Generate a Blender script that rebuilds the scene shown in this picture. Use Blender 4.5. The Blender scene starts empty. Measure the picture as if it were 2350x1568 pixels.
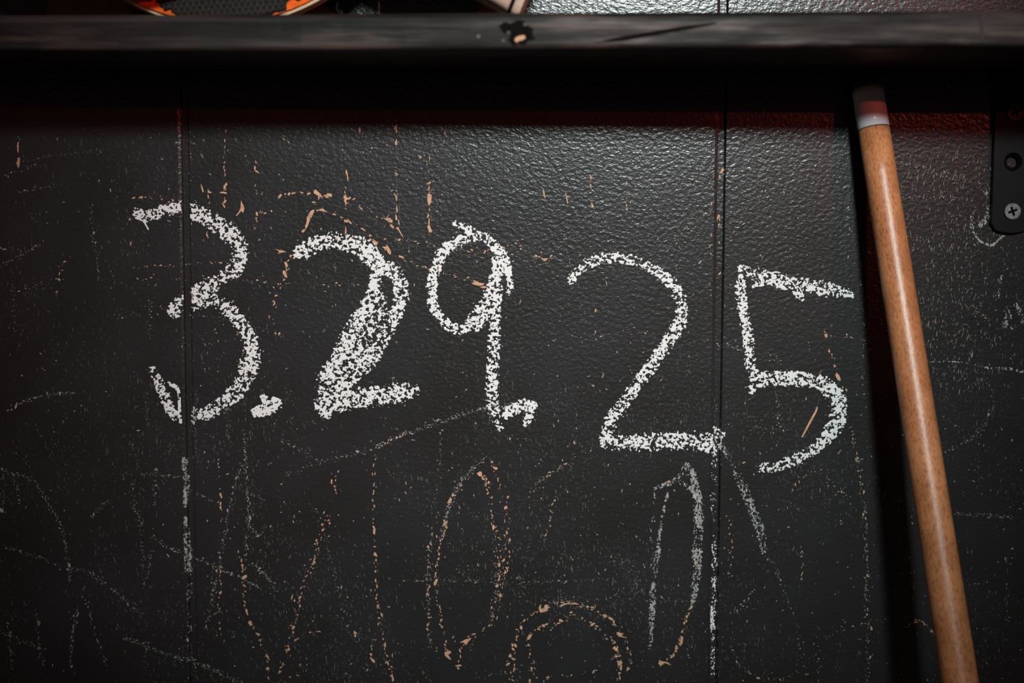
import bpy, bmesh, math
import numpy as np
from mathutils import Vector, Matrix, Euler

# ------------------------------------------------------------------ camera
W, H = 2350.0, 1568.0
EYE = Vector((0.0, -0.590, 1.335))
PITCH, ROLL, YAW = math.radians(-5.0), math.radians(0.20), 0.0
LENS = 50.0
FPX = W * LENS / 36.0
sc = bpy.context.scene
COL = sc.collection
cam_d = bpy.data.cameras.new('camera')
cam = bpy.data.objects.new('camera', cam_d)
COL.objects.link(cam)
ROT = (Matrix.Rotation(YAW, 3, 'Z') @ Matrix.Rotation(math.pi / 2 + PITCH, 3, 'X')
       @ Matrix.Rotation(ROLL, 3, 'Z'))
cam.location = EYE
cam.rotation_euler = ROT.to_euler()
cam_d.lens = LENS
cam_d.sensor_width = 36.0
cam_d.clip_start = 0.01
cam_d.dof.use_dof = True
cam_d.dof.focus_distance = 0.587
cam_d.dof.aperture_fstop = 5.4
sc.camera = cam

# ------------------------------------------------------------------ world, lamps, exposure
world = bpy.data.worlds.new('world')
sc.world = world
world.use_nodes = True
bg = world.node_tree.nodes['Background']
bg.inputs['Color'].default_value = (1.0, 0.62, 0.56, 1)
bg.inputs['Strength'].default_value = 0.04


def spot(name, loc, target, color, power, radius, cone, blend):
    d = bpy.data.lights.new(name, 'SPOT')
    d.color = color
    d.energy = power
    d.shadow_soft_size = radius
    d.spot_size = math.radians(cone)
    d.spot_blend = blend
    o = bpy.data.objects.new(name, d)
    COL.objects.link(o)
    o.location = loc
    v = Vector(target) - Vector(loc)
    o.rotation_euler = v.to_track_quat('-Z', 'Y').to_euler()
    return o


# a cool white stage lamp ahead of the cue and a smaller red one to its right
spot('cool_stage_lamp', (0.20, -1.55, EYE.z + 0.545), (0.020, 0, EYE.z - 0.012),
     (0.87, 1.0, 0.975), 122.0, 0.088, 18.6, 1.0)
spot('red_stage_lamp', (0.86, -1.50, EYE.z + 0.345), (-0.03, 0, EYE.z + 0.03),
     (1.0, 0.10, 0.06), 21.0, 0.012, 15.6, 1.0)

vs = sc.view_settings
vs.view_transform = 'Standard'
vs.look = 'None'
vs.exposure = 0.0
vs.gamma = 1.0
vs.use_curve_mapping = False


# ------------------------------------------------------------------ pixel of the photograph -> point of a wall plane
R3 = np.array(ROT)
E3 = np.array(EYE)


def onplane(u, v, y=0.0):
    """world points on the plane at distance y seen at photo pixels u, v"""
    u = np.asarray(u, float); v = np.asarray(v, float)
    d = np.stack([(u - W / 2) / FPX, -(v - H / 2) / FPX, -np.ones_like(u)], -1) @ R3.T
    t = (y - E3[1]) / d[..., 1]
    return E3 + d * t[..., None]


def pt(u, v, y=0.0):
    return Vector(onplane(u, v, y))


# ------------------------------------------------------------------ materials
MATS = {}


def new_mat(name):
    m = bpy.data.materials.new(name)
    m.use_nodes = True
    nt = m.node_tree
    b = nt.nodes['Principled BSDF']
    MATS[name] = m
    return m, nt, b


def node(nt, t, **kw):
    n = nt.nodes.new(t)
    for k, v in kw.items():
        setattr(n, k, v)
    return n


def ramp(nt, src, stops):
    r = node(nt, 'ShaderNodeValToRGB')
    e = r.color_ramp.elements
    while len(e) < len(stops):
        e.new(0.5)
    for i, (p, c) in enumerate(stops):
        e[i].position = p
        e[i].color = (c[0], c[1], c[2], 1)
    nt.links.new(src, r.inputs[0])
    return r


def coords(nt, scale=(1, 1, 1), rot=(0, 0, 0)):
    tc = node(nt, 'ShaderNodeTexCoord')
    mp = node(nt, 'ShaderNodeMapping')
    mp.inputs['Scale'].default_value = scale
    mp.inputs['Rotation'].default_value = rot
    nt.links.new(tc.outputs['Object'], mp.inputs['Vector'])
    return mp.outputs[0]


def noise(nt, vec, scale, detail=3.0, rough=0.5):
    n = node(nt, 'ShaderNodeTexNoise')
    n.inputs['Scale'].default_value = scale
    n.inputs['Detail'].default_value = detail
    n.inputs['Roughness'].default_value = rough
    nt.links.new(vec, n.inputs['Vector'])
    return n


def simple(name, col, rough=0.6, spec=0.5, metal=0.0, var=0.0, vscale=400.0, bump=0.0, bscale=600.0, stretch=(1, 1, 1)):
    m, nt, b = new_mat(name)
    b.inputs['Roughness'].default_value = rough
    b.inputs['Specular IOR Level'].default_value = spec
    b.inputs['Metallic'].default_value = metal
    vec = coords(nt, stretch)
    n = noise(nt, vec, vscale)
    lo = [c * (1 - var) for c in col]
    hi = [min(1, c * (1 + var)) for c in col]
    r = ramp(nt, n.outputs['Fac'], [(0.3, lo), (0.7, hi)])
    nt.links.new(r.outputs[0], b.inputs['Base Color'])
    if bump:
        n2 = noise(nt, vec, bscale)
        bp = node(nt, 'ShaderNodeBump')
        bp.inputs['Strength'].default_value = 1.0
        bp.inputs['Distance'].default_value = bump
        nt.links.new(n2.outputs['Fac'], bp.inputs['Height'])
        nt.links.new(bp.outputs[0], b.inputs['Normal'])
    return m


def black_wall_paint():
    """black gloss paint rolled on thick: an orange-peel skin of slanting ripples"""
    m, nt, b = new_mat('black_wall_paint')
    b.inputs['Roughness'].default_value = 0.235
    b.inputs['Specular IOR Level'].default_value = 0.43
    big = noise(nt, coords(nt), 26.0, 3.0)
    r = ramp(nt, big.outputs['Fac'], [(0.30, (0.019, 0.018, 0.018)), (0.72, (0.027, 0.026, 0.027))])
    nt.links.new(r.outputs[0], b.inputs['Base Color'])
    v1 = coords(nt, (1.0, 1.0, 1.28), (0, math.radians(-18), 0))
    n1 = noise(nt, v1, 500.0, 2.0, 0.55)
    v2 = coords(nt, (1.0, 1.0, 1.3), (0, math.radians(18), 0))
    n2 = noise(nt, v2, 1250.0, 2.0, 0.6)
    mx = node(nt, 'ShaderNodeMath', operation='MULTIPLY_ADD')
    mx.inputs[1].default_value = 0.13
    nt.links.new(n2.outputs['Fac'], mx.inputs[0])
    nt.links.new(n1.outputs['Fac'], mx.inputs[2])
    bp = node(nt, 'ShaderNodeBump')
    bp.inputs['Strength'].default_value = 1.0
    bp.inputs['Distance'].default_value = 0.00019
    nt.links.new(mx.outputs[0], bp.inputs['Height'])
    nt.links.new(bp.outputs[0], b.inputs['Normal'])
    return m


def shelf_paint():
    """worn black paint over wood grain running along the shelf, bare at rubs"""
    m, nt, b = new_mat('shelf_paint')
    grain = noise(nt, coords(nt, (9, 150, 260)), 1.0, 4.0, 0.6)
    r = ramp(nt, grain.outputs['Fac'], [(0.34, (0.004, 0.0035, 0.0035)), (0.52, (0.015, 0.0115, 0.011)),
                                        (0.72, (0.060, 0.044, 0.040))])
    worn = noise(nt, coords(nt, (28, 150, 170)), 1.0, 3.0, 0.55)
    w = ramp(nt, worn.outputs['Fac'], [(0.54, (0, 0, 0)), (0.74, (1, 1, 1))])
    mix = node(nt, 'ShaderNodeMix', data_type='RGBA')
    nt.links.new(w.outputs[0], mix.inputs[0])
    nt.links.new(r.outputs[0], mix.inputs[6])
    mix.inputs[7].default_value = (0.075, 0.046, 0.038, 1)
    nt.links.new(mix.outputs[2], b.inputs['Base Color'])
    rr = ramp(nt, worn.outputs['Fac'], [(0.35, (0.66,) * 3), (0.65, (0.42,) * 3)])
    b.inputs['Specular IOR Level'].default_value = 0.17
    nt.links.new(rr.outputs[0], b.inputs['Roughness'])
    bp = node(nt, 'ShaderNodeBump')
    bp.inputs['Distance'].default_value = 0.0006
    nt.links.new(grain.outputs['Fac'], bp.inputs['Height'])
    nt.links.new(bp.outputs[0], b.inputs['Normal'])
    return m


def cue_wood():
    m, nt, b = new_mat('cue_wood')
    b.inputs['Roughness'].default_value = 0.37
    b.inputs['Specular IOR Level'].default_value = 0.62
    g = noise(nt, coords(nt, (1, 1, 0.42)), 1250.0, 3.0, 0.7)
    r = ramp(nt, g.outputs['Fac'], [(0.31, (0.30, 0.098, 0.034)), (0.47, (0.60, 0.225, 0.092)), (0.74, (0.71, 0.305, 0.138))])
    g2 = noise(nt, coords(nt, (1, 1, 0.6)), 110.0, 3.0)
    r2 = ramp(nt, g2.outputs['Fac'], [(0.32, (0.72, 0.67, 0.62)), (0.62, (1, 1, 1))])
    mix = node(nt, 'ShaderNodeMix', data_type='RGBA', blend_type='MULTIPLY')
    mix.inputs[0].default_value = 1.0
    nt.links.new(r.outputs[0], mix.inputs[6])
    nt.links.new(r2.outputs[0], mix.inputs[7])
    nt.links.new(mix.outputs[2], b.inputs['Base Color'])
    bp = node(nt, 'ShaderNodeBump')
    bp.inputs['Distance'].default_value = 0.00009
    nt.links.new(g.outputs['Fac'], bp.inputs['Height'])
    nt.links.new(bp.outputs[0], b.inputs['Normal'])
    return m


black_wall_paint()
shelf_paint()
cue_wood()
simple('chalk', (0.80, 0.785, 0.785), 0.95, 0.1, var=0.10, vscale=900)
simple('chalk_rubbed', (0.36, 0.35, 0.345), 0.95, 0.1, var=0.45, vscale=500)
simple('chalk_film', (0.13, 0.125, 0.12), 0.95, 0.1, var=0.5, vscale=300)
simple('bare_wood_chip', (0.60, 0.335, 0.205), 0.85, 0.2, var=0.28, vscale=500)
simple('bare_wood_pale', (0.50, 0.36, 0.25), 0.85, 0.2, var=0.35, vscale=300)
simple('dull_fleck', (0.145, 0.135, 0.125), 0.8, 0.3, var=0.75, vscale=120)
simple('dark_board_back', (0.016, 0.016, 0.016), 0.45, 0.5, bump=0.0005, bscale=380)
simple('black_metal', (0.007, 0.0065, 0.007), 0.38, 0.14)
simple('screw_steel', (0.17, 0.17, 0.17), 0.45, 0.4, metal=0.7, var=0.35, vscale=900)
simple('screw_black', (0.06, 0.055, 0.055), 0.45, 0.5, metal=0.4)
simple('ferrule_white', (0.74, 0.75, 0.80), 0.28, 0.5, var=0.03)
simple('tip_leather', (0.05, 0.06, 0.075), 0.9, 0.2, var=0.5, vscale=700)
simple('butt_wrap', (0.02, 0.02, 0.022), 0.7, 0.3, var=0.4)
simple('blade_ply', (0.60, 0.45, 0.29), 0.6, 0.3, var=0.22, vscale=900, stretch=(0.3, 0.3, 3))
simple('sponge_orange', (0.86, 0.13, 0.014), 0.85, 0.2, var=0.22, vscale=700, bump=0.0003, bscale=1200)
simple('rubber_black', (0.015, 0.0125, 0.013), 0.65, 0.25, var=0.2)
simple('handle_beech', (0.44, 0.30, 0.225), 0.55, 0.35, var=0.13, vscale=300, stretch=(0.2, 1, 1))
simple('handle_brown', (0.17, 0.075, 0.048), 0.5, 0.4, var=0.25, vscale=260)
simple('seam_dark', (0.006, 0.005, 0.0045), 0.9, 0.05)
simple('dark_red_strip', (0.020, 0.003, 0.003), 0.6, 0.3, var=0.3)
simple('floor_boards', (0.05, 0.035, 0.025), 0.6, 0.3, var=0.4, vscale=20)


# ------------------------------------------------------------------ object helpers
def link(name, me, mat=None, parent=None):
    o = bpy.data.objects.new(name, me)
    COL.objects.link(o)
    if mat:
        me.materials.append(MATS[mat])
    if parent is not None:
        o.parent = parent
    return o


def tag(o, label, cat, group=None):
    o['label'] = label
    o['category'] = cat
    if group:
        o['group'] = group
    return o


def empty(name, loc=(0, 0, 0)):
    o = bpy.data.objects.new(name, None)
    o.empty_display_size = 0.01
    COL.objects.link(o)
    o.location = loc
    return o


def from_bm(name, bm, mat, parent=None, smooth=False):
    bmesh.ops.recalc_face_normals(bm, faces=bm.faces[:])
    me = bpy.data.meshes.new(name)
    bm.to_mesh(me)
    bm.free()
    if smooth:
        for p in me.polygons:
            p.use_smooth = True
    return link(name, me, mat, parent)


def np_mesh(name, verts, faces_by_len):
    """verts (n,3), list of (m,k) int arrays"""
    me = bpy.data.meshes.new(name)
    me.vertices.add(len(verts))
    me.vertices.foreach_set('co', np.asarray(verts, np.float32).ravel())
    fl = [f for f in faces_by_len if len(f)]
    loops = np.concatenate([f.ravel() for f in fl])
    lens = np.concatenate([np.full(len(f), f.shape[1]) for f in fl])
    starts = np.concatenate([[0], np.cumsum(lens)[:-1]])
    me.loops.add(len(loops))
    me.loops.foreach_set('vertex_index', loops.astype(np.int32))
    me.polygons.add(len(lens))
    me.polygons.foreach_set('loop_start', starts.astype(np.int32))
    me.update(calc_edges=True)
    me.validate()
    return me


def box_bm(x0, x1, y0, y1, z0, z1, bevel=0.0, seg=2):
    bm = bmesh.new()
    bmesh.ops.create_cube(bm, size=1.0)
    for v in bm.verts:
        v.co = Vector((x0 if v.co.x < 0 else x1, y0 if v.co.y < 0 else y1, z0 if v.co.z < 0 else z1))
    if bevel:
        bmesh.ops.bevel(bm, geom=bm.edges[:], offset=bevel, segments=seg, profile=0.5, affect='EDGES')
    return bm


def prism_bm(outline, holes, y0, y1):
    """outline and holes: lists of (x, z); solid between y0 (front) and y1"""
    bm = bmesh.new()
    edges = []
    for loop in [outline] + list(holes):
        vs_ = [bm.verts.new((x, y0, z)) for x, z in loop]
        for i in range(len(vs_)):
            edges.append(bm.edges.new((vs_[i], vs_[(i + 1) % len(vs_)])))
    bmesh.ops.triangle_fill(bm, use_beauty=True, edges=edges)
    r = bmesh.ops.extrude_face_region(bm, geom=bm.faces[:])
    for g in r['geom']:
        if isinstance(g, bmesh.types.BMVert):
            g.co.y = y1
    return bm


def lathe_bm(profile, seg=32, cap=True):
    """profile: list of (r, z) turned about Z"""
    bm = bmesh.new()
    rings = []
    for r, z in profile:
        rings.append([bm.verts.new((r * math.cos(2 * math.pi * i / seg), r * math.sin(2 * math.pi * i / seg), z))
                      for i in range(seg)])
    for a, b in zip(rings[:-1], rings[1:]):
        for i in range(seg):
            bm.faces.new((a[i], a[(i + 1) % seg], b[(i + 1) % seg], b[i]))
    if cap:
        bm.faces.new(rings[0][::-1])
        bm.faces.new(rings[-1])
    return bm


rng = np.random.default_rng(7)

# ------------------------------------------------------------------ the setting: boarded wall and floor
GW = 0.0047          # width of the groove between two boards
GDEEP = 0.0018
gl = float(np.mean(onplane([402, 418, 437], [300, 900, 1540])[:, 0])) - 0.0002
gr = float(np.mean(onplane([1637.5, 1631, 1626], [300, 900, 1540])[:, 0]))
gr = float(np.mean(onplane([1636, 1632, 1627], [300, 900, 1540])[:, 0]))
PITCHX = gr - gl
GROOVES = [gl + PITCHX * k for k in range(-3, 5)]       # left edge of each groove
WALL_TOP = 2.4


def groove_depth(x):
    """depth (m, into the wall) of the surface at world x"""
    x = np.asarray(x, float)
    out = np.zeros_like(x)
    for g in GROOVES:
        t = (x - g) / GW
        ins = (t > 0) & (t < 1)
        d = np.interp(t, [0, 0.03, 0.26, 0.33, 0.84, 0.96, 1.0], [0, 0.04, 0.22, 1.0, 1.0, 0.10, 0])
        out = np.where(ins, d * GDEEP, out)
    return out


wall = link('wall_back', None or bpy.data.meshes.new('wall_back'))
bmw = box_bm(GROOVES[0] - 0.1, GROOVES[-1] + 0.1, GDEEP, 0.03, 0.0, WALL_TOP)
bmw.to_mesh(wall.data)
bmw.free()
wall.data.materials.append(MATS['black_wall_paint'])
wall['kind'] = 'structure'
wall['label'] = 'black painted boarded wall with vertical grooves'

for k in range(len(GROOVES) - 1):
    xl, xr = GROOVES[k] + GW, GROOVES[k + 1]
    prof = [(xl, 0.0), (xl - GW * 0.04, GDEEP * 0.10), (xl - GW * 0.16, GDEEP), (xl - GW * 0.16, 0.004)]
    prof_r = [(xr + GW * 0.33, 0.004), (xr + GW * 0.33, GDEEP), (xr + GW * 0.26, GDEEP * 0.22), (xr + GW * 0.03, GDEEP * 0.04), (xr, 0.0)]
    loop = prof_r[::-1]
    ring = prof[::-1] + [(xl, 0.0)][:0] + loop
    bm = bmesh.new()
    lo = [bm.verts.new((x, y, 0.0)) for x, y in ring]
    hi = [bm.verts.new((x, y, WALL_TOP)) for x, y in ring]
    n = len(ring)
    for i in range(n):
        bm.faces.new((lo[i], lo[(i + 1) % n], hi[(i + 1) % n], hi[i]))
    bm.faces.new(lo[::-1])
    bm.faces.new(hi)
    from_bm('board', bm, 'black_wall_paint', wall)

floor = from_bm('floor', box_bm(-1.0, 1.2, -2.2, 0.03, -0.03, 0.0), 'floor_boards')
floor['kind'] = 'structure'


# ------------------------------------------------------------------ shelf
SHELF_Y = -0.080
SH_UNDER = pt(1175, 112, SHELF_Y).z
SH_TH = 0.0128
SH_TOP = SH_UNDER + SH_TH
seam_x = pt(2242, 70, SHELF_Y).x
SKEW, RISE = -0.031, 0.0038      # the shelf was cut slightly out of square and hung a touch high on the right




def shelf_board(x0, x1, seed):
    """a plank with eased, slightly uneven front edges"""
    r = np.random.default_rng(seed)
    xs = np.linspace(x0, x1, 90)
    bm = bmesh.new()
    rad = 0.0030
    prof = []
    for a in np.linspace(-90, 0, 5):
        prof.append((SHELF_Y + rad * 0.5 - rad * 0.5 * math.cos(math.radians(a)), SH_UNDER + rad * 0.5 + rad * 0.5 * math.sin(math.radians(a))))
    for a in np.linspace(0, 90, 5):
        prof.append((SHELF_Y + rad - rad * math.cos(math.radians(a)), SH_TOP - rad + rad * math.sin(math.radians(a))))
    prof += [(-0.0002, SH_TOP), (-0.0002, SH_UNDER)]
    wob = np.cumsum(r.normal(0, 1, 90)); wob -= np.linspace(wob[0], wob[-1], 90)
    wob = wob / (abs(wob).max() + 1e-6) * 0.0005
    rings = []
    for x, w in zip(xs, wob):
        rings.append([bm.verts.new((x, y + (w + SKEW * x if y < -0.05 else 0), z + RISE * x)) for y, z in prof])
    for a, b in zip(rings[:-1], rings[1:]):
        for i in range(len(prof)):
            j = (i + 1) % len(prof)
            bm.faces.new((a[i], b[i], b[j], a[j]))
    bm.faces.new(rings[0]); bm.faces.new(rings[-1][::-1])
    return bm


shelf = empty('wall_shelf', (0.05, -0.04, SH_UNDER))
tag(shelf, 'narrow black painted wooden shelf with a scuffed front edge, running across the wall', 'shelf')


def under(o, root):
    o.parent = root
    o.matrix_parent_inverse = Matrix.Translation(-Vector(root.location))
    return o


under(from_bm('plank', shelf_board(-0.50, seam_x - 0.00003, 3), 'shelf_paint'), shelf)
under(from_bm('plank', shelf_board(seam_x + 0.00003, 0.62, 4), 'shelf_paint'), shelf)


def strip_on_shelf(name, pts, mat, lift=0.0004):
    """a thin raised or torn patch on the shelf's front face; pts are outline (x, z)"""
    bm = prism_bm([(p.x, p.z) for p in pts], [], SHELF_Y - lift, SHELF_Y + 0.0015)
    for v in bm.verts:
        v.co.y += SKEW * v.co.x
    return under(from_bm(name, bm, mat), shelf)


def sp(u, v):
    return pt(u, v, SHELF_Y)


o = strip_on_shelf('crack', [sp(1362, 99), sp(1420, 86), sp(1490, 74), sp(1560, 63), sp(1640, 54), sp(1642, 57), sp(1570, 71),
                             sp(1500, 83), sp(1430, 95)], 'seam_dark')
o['label'] = 'dark split running along the grain'
o = strip_on_shelf('knot', [sp(1144, 60), sp(1158, 50), sp(1172, 54), sp(1190, 46), sp(1206, 50), sp(1212, 60), sp(1224, 66), sp(1221, 80), sp(1230, 90), sp(1212, 94),
                            sp(1204, 104), sp(1188, 100), sp(1178, 106), sp(1166, 92), sp(1172, 82), sp(1156, 76)], 'seam_dark', 0.0003)
o['label'] = 'black knot hole'
o = strip_on_shelf('paint_chip', [sp(1181, 93), sp(1184, 87), sp(1193, 83), sp(1203, 82), sp(1206, 88), sp(1198, 93), sp(1191, 94), sp(1186, 98)],
                   'bare_wood_chip', 0.0009)
o['label'] = 'bare pale wood chip'
for cu, cv, r_ in [(1205, 57, 4), (1167, 76, 4), (1155, 94, 3.5), (1098, 84, 4)]:
    strip_on_shelf('paint_chip', [sp(cu + r_ * math.cos(a), cv + r_ * math.sin(a)) for a in np.linspace(0, 5.4, 7)], 'chalk_film', 0.0008)
strip_on_shelf('dark_red_strip', [sp(2237, 38), sp(2243, 36), sp(2249, 38), sp(2248, 60), sp(2244, 94), sp(2239, 96), sp(2238, 64)], 'dark_red_strip', 0.0003)  # dark red upright strip over the joint of the two planks
# round nail head near the right end
bmn = lathe_bm([(0.0010, 0), (0.0013, 0.0003), (0.0010, 0.0008), (0.0003, 0.0010)], 14)
bmesh.ops.rotate(bmn, verts=bmn.verts, cent=(0, 0, 0), matrix=Matrix.Rotation(math.pi / 2, 3, 'X'))
c = sp(2346, 40)
bmesh.ops.translate(bmn, verts=bmn.verts, vec=(c.x, SHELF_Y + 0.0002 + SKEW * c.x, c.z + 0.0004))
o = under(from_bm('nail_head', bmn, 'screw_steel'), shelf)
o['label'] = 'small bright nail head'

# ------------------------------------------------------------------ angle bracket under the shelf
br_l = pt(2279, 400, -0.0028).x
br_w = 0.0165
br_c = br_l + br_w / 2
br_bot = pt(2320, 536, -0.0028).z
bracket = empty('shelf_bracket', (br_c, 0, br_bot))
tag(bracket, 'black metal angle bracket screwed to the wall under the shelf, right edge', 'bracket')
TH = 0.0026
GAP = 0.0002


def circ(cx, cz, r, n=28):
    return [(cx + r * math.cos(2 * math.pi * i / n), cz + r * math.sin(2 * math.pi * i / n)) for i in range(n)]


zt = SH_UNDER - 0.0002 + RISE * br_l
s1 = pt(2329, 258, -TH); s2 = pt(2325, 372, -TH); s3 = pt(2322, 485, -TH)
hx = [s1.x, s2.x, s3.x]; hz = [s1.z, s2.z, s3.z]
R0 = 0.0036
outline = [(br_l, zt), (br_l, br_bot + 0.0038)]
for a in np.linspace(0, 1, 9):
    t = math.pi + a * math.pi
    outline.append((br_c + (br_w / 2 - 0.0006) * math.cos(t), br_bot + 0.0032 + 0.0032 * math.sin(t)))
outline += [(br_l + br_w, br_bot + 0.0038), (br_l + br_w, zt)]
bm = prism_bm(outline, [circ(hx[1], hz[1], R0)], -TH - GAP, -GAP)
plate = under(from_bm('upright_leg', bm, 'black_metal'), bracket)
md = plate.modifiers.new('bevel', 'BEVEL'); md.width = 0.0003; md.segments = 2; md.limit_method = 'ANGLE'
# horizontal leg
under(from_bm('shelf_leg', box_bm(br_l, br_l + br_w, -0.066, -TH - GAP, zt - TH, zt, 0.0003), 'black_metal'), bracket)
# countersink lining of the empty hole
bm = lathe_bm([(R0, 0.0), (R0 * 0.60, -0.0016), (R0 * 0.60, -0.0026)], 28, cap=False)
bmesh.ops.rotate(bm, verts=bm.verts, cent=(0, 0, 0), matrix=Matrix.Rotation(math.pi / 2, 3, 'X'))
bmesh.ops.translate(bm, verts=bm.verts, vec=(hx[1], -TH - GAP, hz[1]))
o = under(from_bm('countersunk_hole', bm, 'black_metal', smooth=True), bracket)
# screws
for i, mat, rot in ((0, 'screw_black', 0.5), (2, 'screw_steel', 0.35)):
    rr = 0.0033
    a_, b_ = rr * 0.58, rr * 0.14
    cross = [(a_, b_), (b_, b_), (b_, a_), (-b_, a_), (-b_, b_), (-a_, b_), (-a_, -b_), (-b_, -b_), (-b_, -a_), (b_, -a_), (b_, -b_), (a_, -b_)]
    cr = [(x * math.cos(rot) - z * math.sin(rot), x * math.sin(rot) + z * math.cos(rot)) for x, z in cross]
    bm = prism_bm(circ(0, 0, rr, 32), [cr], -0.0009, -0.0001)
    bm2 = prism_bm(circ(0, 0, rr * 0.7, 16), [], -0.00009, 0.0)
    bmesh.ops.translate(bm2, verts=bm2.verts, vec=(hx[i], -TH - GAP, hz[i]))
    bmesh.ops.translate(bm, verts=bm.verts, vec=(hx[i], -TH - GAP, hz[i]))
    o = under(from_bm('screw', bm, mat), bracket)
    f_ = from_bm('recess', bm2, 'seam_dark', o)
    f_.matrix_parent_inverse = o.matrix_parent_inverse @ Matrix() if False else Matrix()
    o['label'] = 'steel cross-head screw' if i == 2 else 'black cross-head screw'

# ------------------------------------------------------------------ pool cue leaning on the wall
LEAN = 0.225
tipP = pt(1988, 186, -0.0085)
z = tipP.z - 0.25
for _ in range(12):
    low = pt(2203.5, 1568, -0.0085 - LEAN * (tipP.z - z))
    z = low.z
axis = (low - tipP).normalized()
Lc = (tipP.z - 0.0006) / -axis.z
base = tipP + axis * Lc
cue = empty('pool_cue', base)
tag(cue, 'wooden pool cue with white ferrule leaning tip-up against the wall', 'cue')
up = -axis
cue.rotation_euler = up.to_track_quat('Z', 'Y').to_euler()


def cr_(s):  # radius at distance s from the tip end
    return float(np.interp(s, [0, 0.02, 0.25, 0.6, 1.1, 1.5], [0.00610, 0.00625, 0.00690, 0.0092, 0.0132, 0.0150]))


def cue_part(name, ss, mat, scale=1.0, ends=None):
    prof = [(cr_(s) * scale, Lc - s) for s in ss]
    if ends:
        prof = [(r_, Lc - s) for r_, s in ends[0]] + prof + [(r_, Lc - s) for r_, s in ends[1]]
    prof = sorted(prof, key=lambda p: p[1])
    bm = lathe_bm(prof, 40)
    o = from_bm(name, bm, mat, cue, smooth=False)
    for p in o.data.polygons:
        p.use_smooth = len(p.vertices) == 4
    return o


FER = 0.0200
cue_part('tip', [0.0022, 0.0036], 'tip_leather', 0.99, ([(0.0030, 0.0), (0.0048, 0.0004), (0.0058, 0.0011)], []))
cue_part('ferrule', list(np.linspace(0.0036, FER, 6)), 'ferrule_white', 1.015)
cue_part('ferrule_joint', [FER, FER + 0.0003], 'seam_dark', 1.004)
cue_part('shaft', list(np.linspace(FER + 0.0003, 0.74, 40)), 'cue_wood')
cue_part('joint_collar', [0.74, 0.755], 'screw_steel', 1.02)
cue_part('butt', list(np.linspace(0.755, 0.95, 8)), 'cue_wood')
cue_part('wrap', list(np.linspace(0.95, 1.25, 8)), 'butt_wrap', 1.01)
cue_part('butt_sleeve', list(np.linspace(1.25, Lc - 0.02, 8)), 'cue_wood')
cue_part('bumper', [Lc - 0.02, Lc - 0.004], 'butt_wrap', 0.97, ([], [(0.010, Lc)]))


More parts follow.
